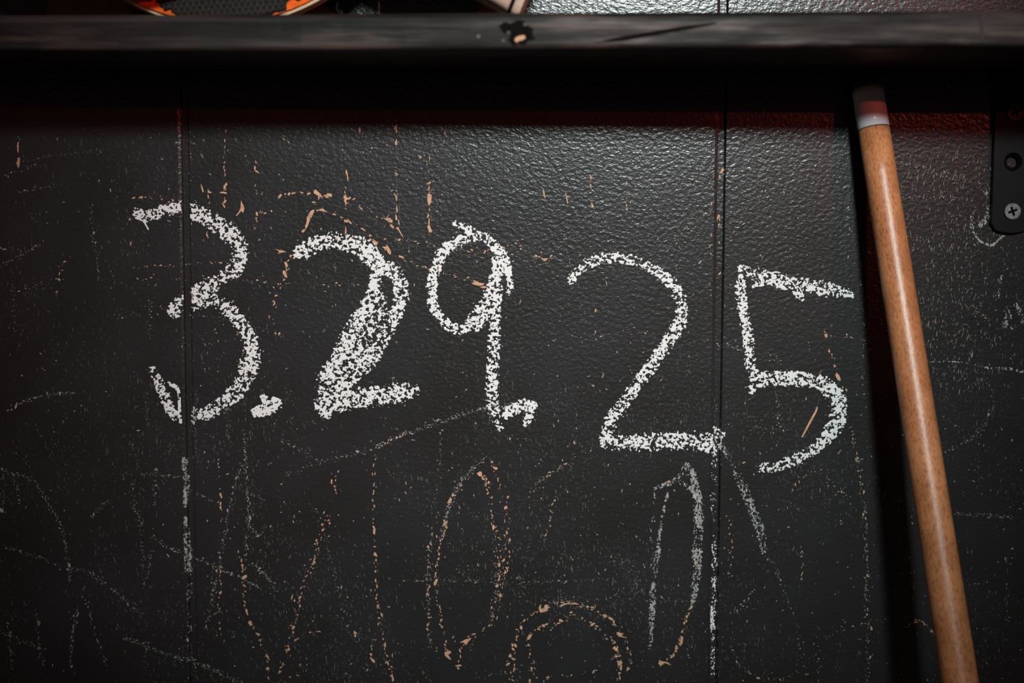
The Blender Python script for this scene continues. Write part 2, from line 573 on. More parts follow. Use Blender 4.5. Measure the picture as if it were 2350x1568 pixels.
# ------------------------------------------------------------------ table tennis bats on the shelf
def bat(name, label, center, axis_ang, lean, mats, rubber_cut=None, handle_len=0.098, parts=('blade', 'rubber', 'handle')):
    """built in its own X-Z plane: blade centre at the origin, handle along -Z, face towards -Y; axis_ang turns it in the plane"""
    center = (center[0], center[1], center[2] + RISE * center[0])
    root = empty(name, center)
    root.rotation_euler = (Matrix.Rotation(lean, 3, 'X') @ Matrix.Rotation(axis_ang, 3, 'Y')).to_euler()
    ca0, sa0 = math.cos(axis_ang), math.sin(axis_ang)
    tag(root, label, 'bat', None)
    RB = 0.075
    # blade: disc narrowing into the neck
    out = []
    for a in np.linspace(math.radians(-62), math.radians(242), 72):
        out.append((RB * math.cos(a), RB * math.sin(a)))
    out += [(-0.021, -0.074), (-0.0125, -0.083), (-0.0125, -0.12), (0.0125, -0.12), (0.0125, -0.083), (0.021, -0.074)]
    bm = prism_bm(out, [], -0.0032, 0.0032)
    o = from_bm('blade', bm, mats['blade'], root)
    md = o.modifiers.new('bevel', 'BEVEL'); md.width = 0.0007; md.segments = 2; md.limit_method = 'ANGLE'
    # sponge sheet
    RS = 0.0738
    ring = [(RS * math.cos(a), RS * math.sin(a)) for a in np.linspace(math.radians(-50), math.radians(230), 64)]
    bm = prism_bm(ring, [], -0.0047, -0.0033)
    o = from_bm('sponge', bm, 'sponge_orange', root)
    # pimpled rubber sheet: a dimpled height field with a torn edge
    st = 0.00045
    n = int(2 * RS / st) + 3
    g = (np.arange(n) - n // 2) * st
    X, Z = np.meshgrid(g, g)
    p = 0.0020
    q = 2 * math.pi / p
    h = (np.cos(q * X) + np.cos(q * (0.5 * X + 0.866 * Z)) + np.cos(q * (0.5 * X - 0.866 * Z)))
    h = -np.clip((h - 0.1) / 2.9, 0, 1) * 0.0011
    F = RS - 0.0002 - np.hypot(X, Z)
    F = np.minimum(F, Z + 0.0728 * math.sin(math.radians(52)))
    if rubber_cut is not None:
        F = np.minimum(F, rubber_cut(X * ca0 + Z * sa0, -X * sa0 + Z * ca0))
    Y = -0.0064 + (-h)
    Y = np.where(F < 0.0004, -0.0049, Y)
    v, f = march(F, Y, g)
    o = link('pimpled_rubber', np_mesh('pimpled_rubber', v, f), 'rubber_black', root)
    if 'handle' in parts:
        # two scales flaring towards the end, one on each side of the tang
        for s in (-1, 1):
            bm = bmesh.new()
            rings = []
            for t in np.linspace(0, 1, 12):
                w = 0.0125 + 0.0015 * math.sin(t * math.pi) + 0.0060 * t ** 4
                th = 0.0055 + 0.0010 * math.sin(t * math.pi) + 0.001 * t ** 3
                if t == 0:
                    th *= 0.35
                z_ = -0.074 - t * handle_len
                rr = []
                for a in np.linspace(0, math.pi, 13):
                    ca, sa = math.cos(a), math.sin(a)
                    rr.append(bm.verts.new((w * math.copysign(abs(ca) ** 0.30, ca), s * (0.0033 + th * abs(sa) ** 0.42), z_)))
                rings.append(rr)
            for a, b in zip(rings[:-1], rings[1:]):
                for i in range(12):
                    bm.faces.new((a[i], a[i + 1], b[i + 1], b[i]))
                bm.faces.new((a[12], a[0], b[0], b[12]))
            bm.faces.new(rings[0]); bm.faces.new(rings[-1][::-1])
            from_bm('handle_scale', bm, mats['handle'], root)
        bm = box_bm(-0.0150, 0.0150, -0.0031, 0.0031, -0.074 - handle_len, -0.119)
        from_bm('tang', bm, mats['blade'], root)
        # dark band round the handle near its end
        bm = bmesh.new()
        r0 = []
        for z_, gr_ in ((-0.074 - handle_len + 0.0045, 1.0), (-0.074 - handle_len + 0.0030, 1.0)):
            t = (-0.074 - z_) / handle_len
            w = 0.0125 + 0.0015 * math.sin(t * math.pi) + 0.0060 * t ** 4
            th = 0.0055 + 0.0010 * math.sin(t * math.pi) + 0.001 * t ** 3
            rr = []
            for a in np.linspace(0, 2 * math.pi, 28)[:-1]:
                ca, sa = math.cos(a), math.sin(a)
                rr.append(bm.verts.new((w * 1.012 * math.copysign(abs(ca) ** 0.30, ca),
                                        math.copysign(0.0033 * min(1, abs(sa) * 8) + (th + 0.0002) * abs(sa) ** 0.42, sa), z_)))
            r0.append(rr)
        m_ = len(r0[0])
        for i in range(m_):
            bm.faces.new((r0[0][i], r0[0][(i + 1) % m_], r0[1][(i + 1) % m_], r0[1][i]))
        from_bm('band', bm, 'seam_dark', root)
    return root


def march(F, Y, g):
    """marching squares on a field over a local X-Z grid; Y gives the height"""
    ins = F > 0
    nr, nc = F.shape
    cid = -np.ones(F.shape, int); cid[ins] = np.arange(ins.sum())
    n0 = ins.sum()
    hx_ = ins[:, :-1] != ins[:, 1:]
    vx_ = ins[:-1, :] != ins[1:, :]
    hid = -np.ones(hx_.shape, int); hid[hx_] = n0 + np.arange(hx_.sum())
    n1 = n0 + hx_.sum()
    vid = -np.ones(vx_.shape, int); vid[vx_] = n1 + np.arange(vx_.sum())
    rr, cc = np.nonzero(ins)
    P = [np.stack([cc, rr, Y[rr, cc]], -1).astype(float)]
    r, c_ = np.nonzero(hx_)
    t = F[r, c_] / (F[r, c_] - F[r, c_ + 1])
    P.append(np.stack([c_ + t, r, np.minimum(Y[r, c_], Y[r, c_ + 1]) * 0 + Y.max()], -1))
    r, c_ = np.nonzero(vx_)
    t = F[r, c_] / (F[r, c_] - F[r + 1, c_])
    P.append(np.stack([c_, r + t, np.zeros(len(r)) + Y.max()], -1))
    P = np.concatenate(P)
    if g is not None:
        P = np.stack([g[0] + P[:, 0] * (g[1] - g[0]), P[:, 2], g[0] + P[:, 1] * (g[1] - g[0])], -1)
    a, b, c2, d = cid[:-1, :-1], cid[:-1, 1:], cid[1:, 1:], cid[1:, :-1]
    ab, bc, cd, da = hid[:-1, :], vid[:, 1:], hid[1:, :], vid[:, :-1]
    stack = np.stack([a, ab, b, bc, c2, cd, d, da], -1).reshape(-1, 8)
    code = ((stack >= 0) * (1 << np.arange(8))).sum(-1)
    faces = []
    for k in np.unique(code):
        if k == 0:
            continue
        cols = [i for i in range(8) if k >> i & 1]
        if len(cols) < 3:
            continue
        f = stack[code == k][:, cols]
        if g is None:
            f = f[:, ::-1]
        faces.append(f)
    return P, faces


bat_y = -0.044
M1 = {'blade': 'blade_ply', 'handle': 'handle_beech'}
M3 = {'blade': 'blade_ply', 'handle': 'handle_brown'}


def torn(X, Z):
    """world-like local frame of the first bat: torn off along its lower left and nicked at the lower right"""
    jag = 0.0016 * np.sin(Z * 900 + X * 300) + 0.0011 * np.sin(Z * 2300 - X * 1700) + 0.0012 * np.sin(X * 1100)
    left = (X + 0.0258 + (Z + 0.0647) * 1.32) + jag * 1.0
    right = 0.0310 - X + (Z + 0.0647) * 1.60 + jag * 0.6
    nick = np.hypot(X - 0.0275, Z + 0.0675) - 0.0024
    low = 1.0
    return np.minimum(np.minimum(left * 0.7, np.where(Z < -0.060, right * 0.6, 1)), nick)


# first bat stands on the rim of its blade with the handle up
LEANB = math.radians(-5)
c1 = pt(501, 20, bat_y)
bat('table_tennis_bat', 'black pimpled table tennis bat with a torn edge showing orange sponge, on the shelf',
    (c1.x, -0.029, SH_TOP + 0.0750), math.radians(180 + 25), LEANB, M1, torn)
# second bat lies against it, its handle reaching down to the shelf on the right
th2 = math.radians(-67)
hd = Vector((-math.sin(th2), -math.cos(th2)))
zc = SH_TOP + 0.0174
yc = -0.029 + (zc - SH_TOP - 0.075) * 0.0875 - 0.0174
p0 = pt(1206, 0, yc - 0.010)
xc = p0.x - (p0.z - zc) * 0.424
bat('table_tennis_bat', 'pale wooden bat whose handle, with a dark line near its end, rests on the shelf',
    (xc - hd.x * 0.172, yc + 0.172 * 0.391 * 0.0875, zc - hd.y * 0.172), th2, LEANB, M1)
# third bat stands handle-down behind the first
p3 = pt(318, 10, -0.018)
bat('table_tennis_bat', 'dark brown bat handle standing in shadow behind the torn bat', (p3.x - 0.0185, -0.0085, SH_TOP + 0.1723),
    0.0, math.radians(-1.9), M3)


# ------------------------------------------------------------------ marks on the wall
IW, IH = 2350, 1568
_k2 = (np.fft.fftfreq(IH)[:, None], np.fft.rfftfreq(IW)[None, :])


def gnoise(sx, sy, ang=0.0):
    n = rng.normal(0, 1, (IH, IW))
    fy, fx = _k2
    ca, sa = math.cos(ang), math.sin(ang)
    u = fx * ca + fy * sa
    v = -fx * sa + fy * ca
    k = np.exp(-2 * math.pi ** 2 * ((u * sx) ** 2 + (v * sy) ** 2))
    out = np.fft.irfft2(np.fft.rfft2(n) * k, s=(IH, IW))
    return out / out.std()


def dog(sx, sy, ang):
    n = rng.normal(0, 1, (IH, IW))
    fy, fx = _k2
    ca, sa = math.cos(ang), math.sin(ang)
    u = fx * ca + fy * sa
    v = -fx * sa + fy * ca
    q = 2 * math.pi ** 2 * ((u * sx) ** 2 + (v * sy) ** 2)
    out = np.fft.irfft2(np.fft.rfft2(n) * (np.exp(-q) - np.exp(-4.5 * q)), s=(IH, IW))
    return out / out.std()


N_BIG = dog(3.2, 2.5, 0.35)
N_MID = dog(1.7, 1.4, -0.4)
N_FINE = gnoise(0.8, 1.0)
N_CHALK = 0.68 * N_BIG + 0.50 * N_MID + 0.58 * N_FINE + 0.30 * gnoise(9, 9)
N_CHALK /= N_CHALK.std()
N_RUB = 0.40 * gnoise(1.3, 2.6) + 0.60 * gnoise(0.8, 1.1) + 0.55 * gnoise(0.55, 0.7) + 0.35 * gnoise(6, 9)
N_RUB /= N_RUB.std()
N_LOW = gnoise(60, 60)


def spline(pts, step=2.0):
    p = np.array(pts, float)
    if len(p) == 2:
        n = max(2, int(np.hypot(*(p[1, :2] - p[0, :2])) / step))
        t = np.linspace(0, 1, n)[:, None]
        return p[0] * (1 - t) + p[1] * t
    q = np.vstack([2 * p[0] - p[1], p, 2 * p[-1] - p[-2]])
    out = []
    for i in range(1, len(q) - 2):
        a, b, c, d = q[i - 1], q[i], q[i + 1], q[i + 2]
        n = max(2, int(np.hypot(*(c[:2] - b[:2])) / step))
        t = np.linspace(0, 1, n, endpoint=False)[:, None]
        out.append(0.5 * (2 * b + (c - a) * t + (2 * a - 5 * b + 4 * c - d) * t ** 2 + (3 * b - a - 3 * c + d) * t ** 3))
    out.append(p[-1:])
    return np.vstack(out)


def stroke_field(strokes):
    """strokes: list of (points (x, y[, halfwidth]), halfwidth, cover); returns the threshold field over the crop it spans"""
    xs = np.concatenate([[p[0] for p in s[0]] for s in strokes])
    ys = np.concatenate([[p[1] for p in s[0]] for s in strokes])
    pad = 60
    x0, x1 = int(max(0, xs.min() - pad)), int(min(IW, xs.max() + pad))
    y0, y1 = int(max(0, ys.min() - pad)), int(min(IH, ys.max() + pad))
    K = np.full((y1 - y0, x1 - x0), -9.0)
    for pts, hw, a in strokes:
        pp = [(p[0], p[1], p[2] if len(p) > 2 else hw) for p in pts]
        for x, y, w in spline(pp):
            w = max(w, 1.5) * 1.22
            xa, xb = int(max(x0, x - w - 1)), int(min(x1, x + w + 2))
            ya, yb = int(max(y0, y - w - 1)), int(min(y1, y + w + 2))
            if xa >= xb or ya >= yb:
                continue
            gx, gy = np.meshgrid(np.arange(xa, xb), np.arange(ya, yb))
            d2 = ((gx - x) ** 2 + (gy - y) ** 2) / (w * w)
            P = np.clip(1 - d2, 0, 1)
            k = np.where(d2 < 1, a + 0.25 - 2.9 * (1 - P) ** 2.2, -9)
            sub = K[ya - y0:yb - y0, xa - x0:xb - x0]
            np.maximum(sub, k, out=sub)
    return K, x0, y0


def lay_on_wall(P, x0, y0, lift):
    """grid points (col, row, height 0..1) -> points on the boarded wall, standing proud by lift"""
    w = onplane(P[:, 0] + x0, P[:, 1] + y0, 0.0)
    dep = groove_depth(w[:, 0])
    w[:, 1] = dep - 0.00003 - P[:, 2] * lift
    return w


def deposit(name, strokes, mat, nz=None, lift=0.00007, groove_cover=-2.2):
    nz = N_CHALK if nz is None else nz
    K, x0, y0 = stroke_field(strokes)
    F = K + nz[y0:y0 + K.shape[0], x0:x0 + K.shape[1]]
    if groove_cover:
        gx = onplane(np.arange(K.shape[1]) + x0, np.full(K.shape[1], y0 + K.shape[0] / 2))[:, 0]
        gxt = onplane(np.arange(K.shape[1]) + x0, np.full(K.shape[1], float(y0)))[:, 0]
        gxb = onplane(np.arange(K.shape[1]) + x0, np.full(K.shape[1], float(y0 + K.shape[0])))[:, 0]
        t = np.linspace(0, 1, K.shape[0])[:, None]
        GX = gxt[None] * (1 - t) + gxb[None] * t
        dep = groove_depth(GX) / GDEEP
        F = F + groove_cover * np.clip(dep * 1.5 - 0.25, 0, 1)
    hgt = np.clip(F / 0.8, 0.15, 1.0)
    P, faces = march(F, hgt, None)
    # edge points lie on the wall
    n_in = int((F > 0).sum())
    P[n_in:, 2] = 0.0
    v = lay_on_wall(P, x0, y0, lift)
    return link(name, np_mesh(name, v, faces), mat)


CH = 'digits of the chalked number'
A = -0.06

three = [
    ([(314, 486, 12), (330, 497, 13), (354, 490, 14), (384, 481, 14), (406, 477, 15), (435, 483, 20), (465, 494, 20), (495, 512, 20),
      (524, 533, 20), (546, 556, 20), (551, 581, 19), (543, 609, 19), (520, 631, 18), (491, 651, 18), (463, 668, 22), (441, 686, 27)], 18, A),
    ([(408, 695, 13), (398, 712, 15), (404, 720, 12)], 14, 0.1),
    ([(443, 695, 20), (470, 688, 20), (490, 692, 19), (511, 700, 19), (532, 718, 18), (554, 746, 18), (570, 771, 18), (577, 805, 20),
      (573, 834, 22), (562, 868, 20), (544, 897, 20), (518, 922, 18), (491, 942, 16), (465, 951, 14), (443, 953, 13)], 18, A),
    ([(441, 938, 5), (441, 973, 5)], 5, 1.2),
    ([(348, 847, 10), (361, 873, 11), (376, 905, 12), (388, 934, 13), (402, 956, 11)], 11, 0.15),
    ([(387, 879, 4), (405, 890, 5), (410, 905, 4), (412, 935, 3.5), (414, 969, 4)], 4, 0.9),
    ([(330, 508, 2.0), (340, 526, 1.8)], 2, 2.5),
]
dot1 = [([(590, 946, 13), (606, 942, 14), (625, 936, 14), (637, 926, 11), (628, 919, 8)], 13, 0.25), ([(604, 914, 9), (612, 922, 9)], 9, 0.2)]
two_a = [
    ([(684, 580, 15), (703, 574, 19), (730, 560, 20), (761, 554, 20), (795, 556, 21), (826, 566, 24), (850, 588, 24), (868, 612, 21)], 20, A + 0.12),
    ([(866, 610, 22), (864, 634, 15), (859, 666, 15), (845, 700, 18), (823, 735, 20), (802, 773, 20), (783, 811, 20), (766, 845, 22), (752, 876, 24),
      (746, 906, 22), (746, 932, 22)], 18, A + 0.15),
    ([(876, 612, 18), (902, 622, 18), (917, 648, 18), (920, 680, 18), (909, 714, 18), (891, 752, 18), (871, 790, 18), (847, 828, 19),
      (823, 852, 18), (797, 874, 20), (778, 890, 20)], 18, A - 0.05),
    ([(875, 690, 20), (854, 745, 24), (830, 792, 26), (800, 838, 26), (775, 872, 26)], 20, A - 0.35),
    ([(744, 930, 25), (778, 918, 26), (819, 913, 25), (860, 911, 24), (898, 906, 24), (930, 899, 20), (952, 897, 13)], 25, A + 0.05),
    ([(742, 946, 12), (752, 952, 10)], 12, 0.2),
]
nine = [
    ([(1045, 512, 7), (1064, 519, 10), (1080, 530, 11), (1096, 540, 12)], 10, 0.05),
    ([(1112, 541, 14), (1090, 542, 14), (1064, 547, 13), (1036, 565, 14), (1013, 583, 13), (1003, 611, 12), (992, 642, 13), (991, 673, 12),
      (995, 704, 12), (1012, 731, 12), (1036, 750, 12), (1060, 757, 12), (1084, 738, 14), (1105, 708, 14), (1122, 676, 13), (1136, 640, 15),
      (1143, 611, 16), (1144, 585, 16), (1135, 563, 14), (1115, 545, 14)], 13, A + 0.05),
    ([(1096, 752, 9), (1116, 728, 9), (1128, 700, 9)], 9, 0.1),
    ([(1152, 575, 11), (1161, 600, 11), (1167, 625, 9), (1170, 652, 9), (1167, 674, 9)], 9, A + 0.1),
    ([(1143, 600, 15), (1140, 640, 14), (1139, 687, 14), (1137, 728, 13), (1134, 773, 14), (1133, 811, 14), (1130, 852, 14), (1129, 893, 15),
      (1132, 931, 15), (1140, 962, 13), (1149, 984, 8)], 13, A + 0.12),
]
dot2 = [([(1160, 953, 10), (1177, 938, 14), (1203, 929, 15), (1224, 931, 9)], 12, 0.25),
        ([(1222, 938, 8), (1213, 956, 10), (1206, 974, 7)], 9, 0.25)]
two_b = [
    ([(1311, 644, 10), (1320, 629, 10), (1343, 607, 13), (1372, 595, 14), (1409, 592, 14), (1446, 597, 13), (1480, 610, 13), (1509, 625, 14),
      (1535, 645, 14), (1553, 669, 15), (1563, 699, 16), (1564, 729, 16), (1549, 760, 16), (1532, 788, 16), (1509, 821, 16), (1483, 856, 15),
      (1458, 888, 15), (1432, 925, 15), (1411, 953, 16), (1398, 982, 17), (1390, 1010, 15)], 14, A),
    ([(1388, 1014, 16), (1428, 1017, 18), (1472, 1015, 19), (1517, 1015, 20), (1561, 1012, 21), (1606, 1012, 21), (1627, 1012, 20)], 18, A + 0.05),
    ([(1622, 1000, 8), (1624, 1035, 6)], 8, 0.6),
    ([(1649, 985, 3.5), (1650, 1006, 5), (1651, 1030, 4)], 4, 1.8),
    ([(1655, 1000, 7), (1662, 997, 5)], 5, 0.0),
]
five = [
    ([(1702, 618, 12), (1739, 632, 16), (1776, 642, 17), (1816, 650, 17), (1857, 656, 17), (1894, 662, 18), (1925, 669, 16), (1953, 677, 10)], 16, A + 0.05),
    ([(1826, 670, 10), (1840, 682, 9)], 9, 0.2),
    ([(1700, 640, 13), (1701, 677, 14), (1705, 710, 13), (1709, 740, 12), (1716, 769, 13), (1717, 799, 13), (1721, 829, 13), (1729, 856, 13),
      (1730, 886, 12), (1725, 898, 8)], 12, A),
    ([(1740, 640, 6), (1756, 647, 6), (1730, 658, 5)], 5, 0.3),
    ([(1731, 882, 16), (1754, 870, 18), (1787, 868, 18), (1824, 869, 18), (1857, 873, 17), (1890, 884, 19), (1914, 905, 20), (1925, 934, 20),
      (1923, 962, 19), (1909, 988, 18), (1889, 1014, 15), (1861, 1036, 14), (1828, 1054, 13), (1794, 1066, 14), (1763, 1073, 14), (1746, 1075, 10)], 16, A + 0.02),
]
tag(deposit('chalk_digit', three, 'chalk'), 'white chalk digit 3, first figure of the number, across the left groove', 'chalk writing', CH)
tag(deposit('chalk_dot', dot1, 'chalk'), 'white chalk dot between the 3 and the thick 2', 'chalk writing', 'dots of the chalked number')
tag(deposit('chalk_digit', two_a, 'chalk'), 'thick white chalk digit 2 with doubled strokes, between the 3 and the 9', 'chalk writing', CH)
tag(deposit('chalk_digit', nine, 'chalk'), 'white chalk digit 9, small loop on a long stem', 'chalk writing', CH)
tag(deposit('chalk_dot', dot2, 'chalk'), 'white chalk dot at the foot of the 9', 'chalk writing', 'dots of the chalked number')
tag(deposit('chalk_digit', two_b, 'chalk'), 'white chalk digit 2 in a single stroke, its base reaching the right groove', 'chalk writing', CH)
tag(deposit('chalk_digit', five, 'chalk'), 'white chalk digit 5, last figure of the number, nearest the cue', 'chalk writing', CH)

# --- half rubbed-out chalk: a narrow 0 beside the right groove and its neighbours
old0 = [
    ([(1578, 1066, 8), (1588, 1082, 8), (1592, 1105, 9)], 8, -0.25),
    ([(1594, 1110, 10), (1600, 1140, 11), (1603, 1180, 12), (1603, 1215, 12), (1600, 1265, 12), (1599, 1317, 11), (1594, 1352, 10), (1589, 1387, 7)], 11, -0.25),
    ([(1575, 1068, 7), (1557, 1097, 8), (1530, 1112, 7), (1503, 1121, 6)], 7, -0.75),
    ([(1560, 1105, 7), (1580, 1118, 7), (1592, 1125, 8)], 7, -0.7),
    ([(1533, 1132, 4), (1522, 1177, 4), (1513, 1230, 5), (1508, 1282, 7), (1501, 1324, 7), (1498, 1370, 8), (1496, 1404, 9), (1494, 1457, 6), (1491, 1488, 4)], 5, -0.75),
    ([(1503, 1130, 4), (1500, 1180, 4), (1494, 1230, 4), (1494, 1310, 4)], 4, -1.5),
]
tag(deposit('rubbed_chalk_zero', old0, 'chalk_rubbed', N_RUB, 0.00006),
    'half rubbed-out narrow chalk 0 just left of the right groove', 'chalk writing')
slash = [([(1652, 1018, 7), (1672, 1052, 10), (1690, 1085, 10), (1708, 1125, 11), (1722, 1160, 11), (1738, 1200, 11), (1748, 1232, 11), (1756, 1268, 9), (1768, 1285, 5)], 10, -0.75)]
tag(deposit('rubbed_chalk_stroke', slash, 'chalk_rubbed', N_RUB, 0.00005),
    'smudged slanting chalk stroke right of the right groove', 'chalk writing')
fill = [([(1642, 985, 6), (1641, 1060, 8), (1639, 1120, 9), (1639, 1180, 9), (1640, 1240, 9), (1640, 1300, 8), (1638, 1380, 7), (1637, 1450, 6), (1637, 1510, 5), (1637, 1556, 5)], 8, -0.75)]
tag(deposit('chalk_streak', fill, 'chalk', N_RUB + 0.35 * N_LOW, 0.00006, 0),
    'long chalk streak lying in the right groove under the 2', 'chalk writing', 'chalk streaks in the grooves')
fill2 = [([(424, 1056, 6), (423, 1085, 8), (427, 1100, 8), (426, 1130, 6), (425, 1160, 5)], 7, -0.05),
         ([(426, 1190, 5), (428, 1240, 8), (430, 1270, 9), (431, 1310, 9)], 8, -0.35), ([(432, 1310, 9), (433, 1380, 7), (435, 1450, 6)], 7, -1.3)]
tag(deposit('chalk_streak', fill2, 'chalk_rubbed', N_RUB, 0.00006, 0),
    'broken chalk streak lying in the left groove under the 3', 'chalk writing', 'chalk streaks in the grooves')

ring_r = [([(2264, 440, 4), (2268, 470, 5), (2266, 498, 7), (2250, 518, 6)], 5, -0.4), ([(2236, 480, 5), (2229, 512, 6), (2232, 525, 4)], 5, -0.6),
          ([(2234, 534, 3), (2245, 550, 3), (2262, 560, 4), (2276, 563, 4), (2290, 553, 3), (2303, 541, 3)], 3, -0.3)]
tag(deposit('chalk_scribble', ring_r, 'chalk_rubbed', N_RUB, 0.00006), 'faint chalk loop left of the bracket end', 'chalk writing')
blob_r = [([(2298, 632, 3), (2294, 665, 4), (2288, 690, 3)], 3, -0.7), ([(2316, 712, 12), (2308, 735, 12), (2306, 748, 8)], 12, -0.9), ([(2330, 700, 6), (2345, 720, 8), (2349, 740, 7)], 7, -0.6)]
tag(deposit('chalk_smear', blob_r, 'chalk_rubbed', N_RUB, 0.00006), 'small chalk smears below the bracket at the right edge', 'chalk writing')
dab = [([(777, 4, 4), (774, 20, 5), (782, 27, 5), (784, 37, 4)], 4, -0.2)]
tag(deposit('chalk_dab', dab, 'chalk_rubbed', N_RUB, 0.00006), 'small chalk dab on the wall just above the shelf, right of the torn bat', 'chalk writing')
line_r = [([(2128, 832, 2), (2180, 830, 2), (2230, 836, 3), (2275, 846, 3.5), (2310, 846, 4), (2350, 854, 4)], 3, -0.5)]
tag(deposit('chalk_line', line_r, 'chalk_rubbed', N_RUB, 0.00005), 'thin chalk line running from the cue to the right edge', 'chalk writing')


# --- fine flecks: brush marks, dust and paint flaked down to the wood
def flecks(name, cx, cy, ln, wd, ang, mat, parent=None, lift=0.00004, sides=6):
    n = len(cx)
    th = np.linspace(0, 2 * math.pi, sides, endpoint=False)[None, :]
    rad = 1 + rng.uniform(-0.38, 0.38, (n, sides))
    ux = np.cos(th) * rad * (ln[:, None] / 2)
    uy = np.sin(th) * rad * (wd[:, None] / 2)
    ca, sa = np.cos(ang)[:, None], np.sin(ang)[:, None]
    X = cx[:, None] + ux * ca - uy * sa
    Y = cy[:, None] + ux * sa + uy * ca
    w = onplane(X.ravel(), Y.ravel())
    w[:, 1] = groove_depth(w[:, 0]) - lift - np.repeat(rng.uniform(0, 0.00006, n), sides)
    f = np.arange(n * sides).reshape(n, sides)[:, ::-1]
    o = link(name, np_mesh(name, w, [f]), mat, parent)
    o['kind'] = 'stuff'
    return o


FL = {'bare_wood_chip': [], 'bare_wood_pale': [], 'chalk_rubbed': [], 'chalk_film': []}


def along(pts, gap, size, spread, mat, elong=1.9, prob=1.0):
    s = spline([(p[0], p[1]) for p in pts], 1.0)
    L = len(s)
    fine = mat != 'bare_wood_chip'
    if fine:
        size, gap, spread = size * 0.66, gap * (0.5 if mat != 'bare_wood_pale' else 0.7), spread * 1.25
    n = int(L / gap * 0.92)
    if n < 1:
        return
    i = np.clip(((np.arange(n) + rng.uniform(-0.9, 1.9, n)) / n * L).astype(int), 1, L - 2)
    tan = s[np.minimum(i + 2, L - 1)] - s[np.maximum(i - 2, 0)]
    a = np.arctan2(tan[:, 1], tan[:, 0]) + rng.normal(0, 0.5, n)
    sz = size * 0.60 * rng.lognormal(0, 0.45, n)
    c = s[i] + rng.normal(0, spread, (n, 2))
    FL[mat].append(np.stack([c[:, 0], c[:, 1], sz * elong, sz * rng.uniform(0.7, 1.15, n), a], -1))


C_, P_, D_, F_ = 'bare_wood_chip', 'bare_wood_pale', 'chalk_rubbed', 'chalk_film'
# large scraped oval (left) in double outline
along([(1113, 1053), (1082, 1079), (1057, 1111), (1036, 1146), (1022, 1195), (1015, 1237)], 2.2, 3.0, 3, D_)
along([(1057, 1111), (1036, 1146), (1022, 1195), (1015, 1237), (1005, 1279), (1001, 1317), (1001, 1363), (1008, 1398), (1014, 1433), (1019, 1471), (1026, 1506)], 5.5, 4.2, 2.4, C_)
along([(1008, 1167), (987, 1237), (984, 1282), (982, 1352), (984, 1405), (982, 1447), (991, 1488)], 6, 3.4, 2.2, C_)
along([(987, 1237), (984, 1282), (982, 1352), (984, 1405), (982, 1447), (991, 1488)], 4, 2.6, 3.2, D_)
along([(1103, 1090), (1120, 1125), (1127, 1167), (1134, 1216), (1139, 1265), (1145, 1317), (1141, 1356), (1131, 1398), (1124, 1433), (1096, 1454), (1071, 1475), (1054, 1499), (1050, 1530)], 6, 4.0, 2.6, C_)
along([(1131, 1059), (1141, 1104), (1159, 1139), (1162, 1195), (1166, 1237), (1164, 1293), (1152, 1335), (1145, 1387), (1134, 1433)], 6, 3.8, 2.6, C_)
along([(1139, 1216), (1152, 1240), (1152, 1300), (1145, 1335)], 3.0, 3.6, 8, C_)
along([(1145, 1317), (1141, 1356), (1131, 1398), (1124, 1433)], 3, 2.5, 5, D_)
along([(1095, 1085), (1110, 1095), (1118, 1108)], 1.6, 4.2, 4, C_)
# lower round figure cut off by the frame
along([(1176, 1565), (1180, 1527), (1180, 1485), (1187, 1454), (1208, 1419), (1239, 1401), (1274, 1387), (1309, 1384), (1344, 1394), (1368, 1405), (1400, 1422), (1424, 1450), (1442, 1482), (1447, 1516), (1442, 1544)], 5, 4.2, 2.8, C_)
along([(1225, 1565), (1222, 1534), (1214, 1495), (1218, 1457), (1250, 1436), (1288, 1426), (1312, 1408), (1333, 1422), (1365, 1433), (1382, 1457), (1403, 1475), (1421, 1510), (1424, 1544)], 5.5, 4.4, 2.6, C_)
along([(1239, 1401), (1274, 1387), (1309, 1384), (1344, 1394)], 3.5, 2.6, 4, D_)
along([(1400, 1460), (1415, 1490), (1421, 1520), (1420, 1560)], 4, 4.6, 3, C_)
along([(1160, 1530), (1176, 1500)], 6, 4, 4, C_)
along([(1230, 1556), (1300, 1550), (1360, 1540), (1410, 1512)], 9, 3.6, 2, C_)
# narrow 0 (right): flaked foot
along([(1589, 1387), (1575, 1415), (1564, 1457), (1547, 1499), (1530, 1515)], 3.6, 4.2, 3.2, C_)
along([(1512, 1520), (1535, 1524)], 2.2, 5.0, 3, C_)
along([(1533, 1132), (1522, 1177), (1513, 1230), (1508, 1282)], 8, 3.2, 2, C_)
along([(1557, 1097), (1530, 1112), (1503, 1121)], 5, 3.4, 2.4, C_)
along([(1599, 1250), (1597, 1330)], 6, 4, 5, C_)
# arcs round the thick 2
along([(642, 452), (662, 443), (692, 444), (722, 444), (742, 450), (765, 449), (795, 456), (822, 454), (845, 458)], 9, 5.0, 2.2, C_, 2.2)
along([(795, 466), (815, 472), (845, 480), (866, 494), (888, 506), (905, 520)], 10, 5.0, 2.2, C_, 2.2)
along([(700, 532), (706, 505), (720, 484), (748, 483), (762, 492), (785, 502), (800, 512), (830, 524), (852, 548), (870, 562), (890, 573), (912, 586), (935, 600), (975, 612), (1040, 632), (1098, 648)], 9, 4.8, 2.4, C_, 2.2)
along([(580, 540), (590, 512), (600, 490), (630, 482), (660, 484)], 9, 4.4, 2.5, C_)
along([(598, 548), (588, 560)], 8, 4.4, 2, C_)
along([(690, 560), (668, 590), (660, 605), (655, 628), (645, 655), (636, 675), (628, 700), (617, 728)], 7.5, 4.8, 2.0, C_, 2.2)
along([(855, 552), (905, 550), (945, 553), (985, 560), (1030, 562), (1100, 578), (1180, 566), (1240, 592)], 9, 3.8, 2.5, C_)
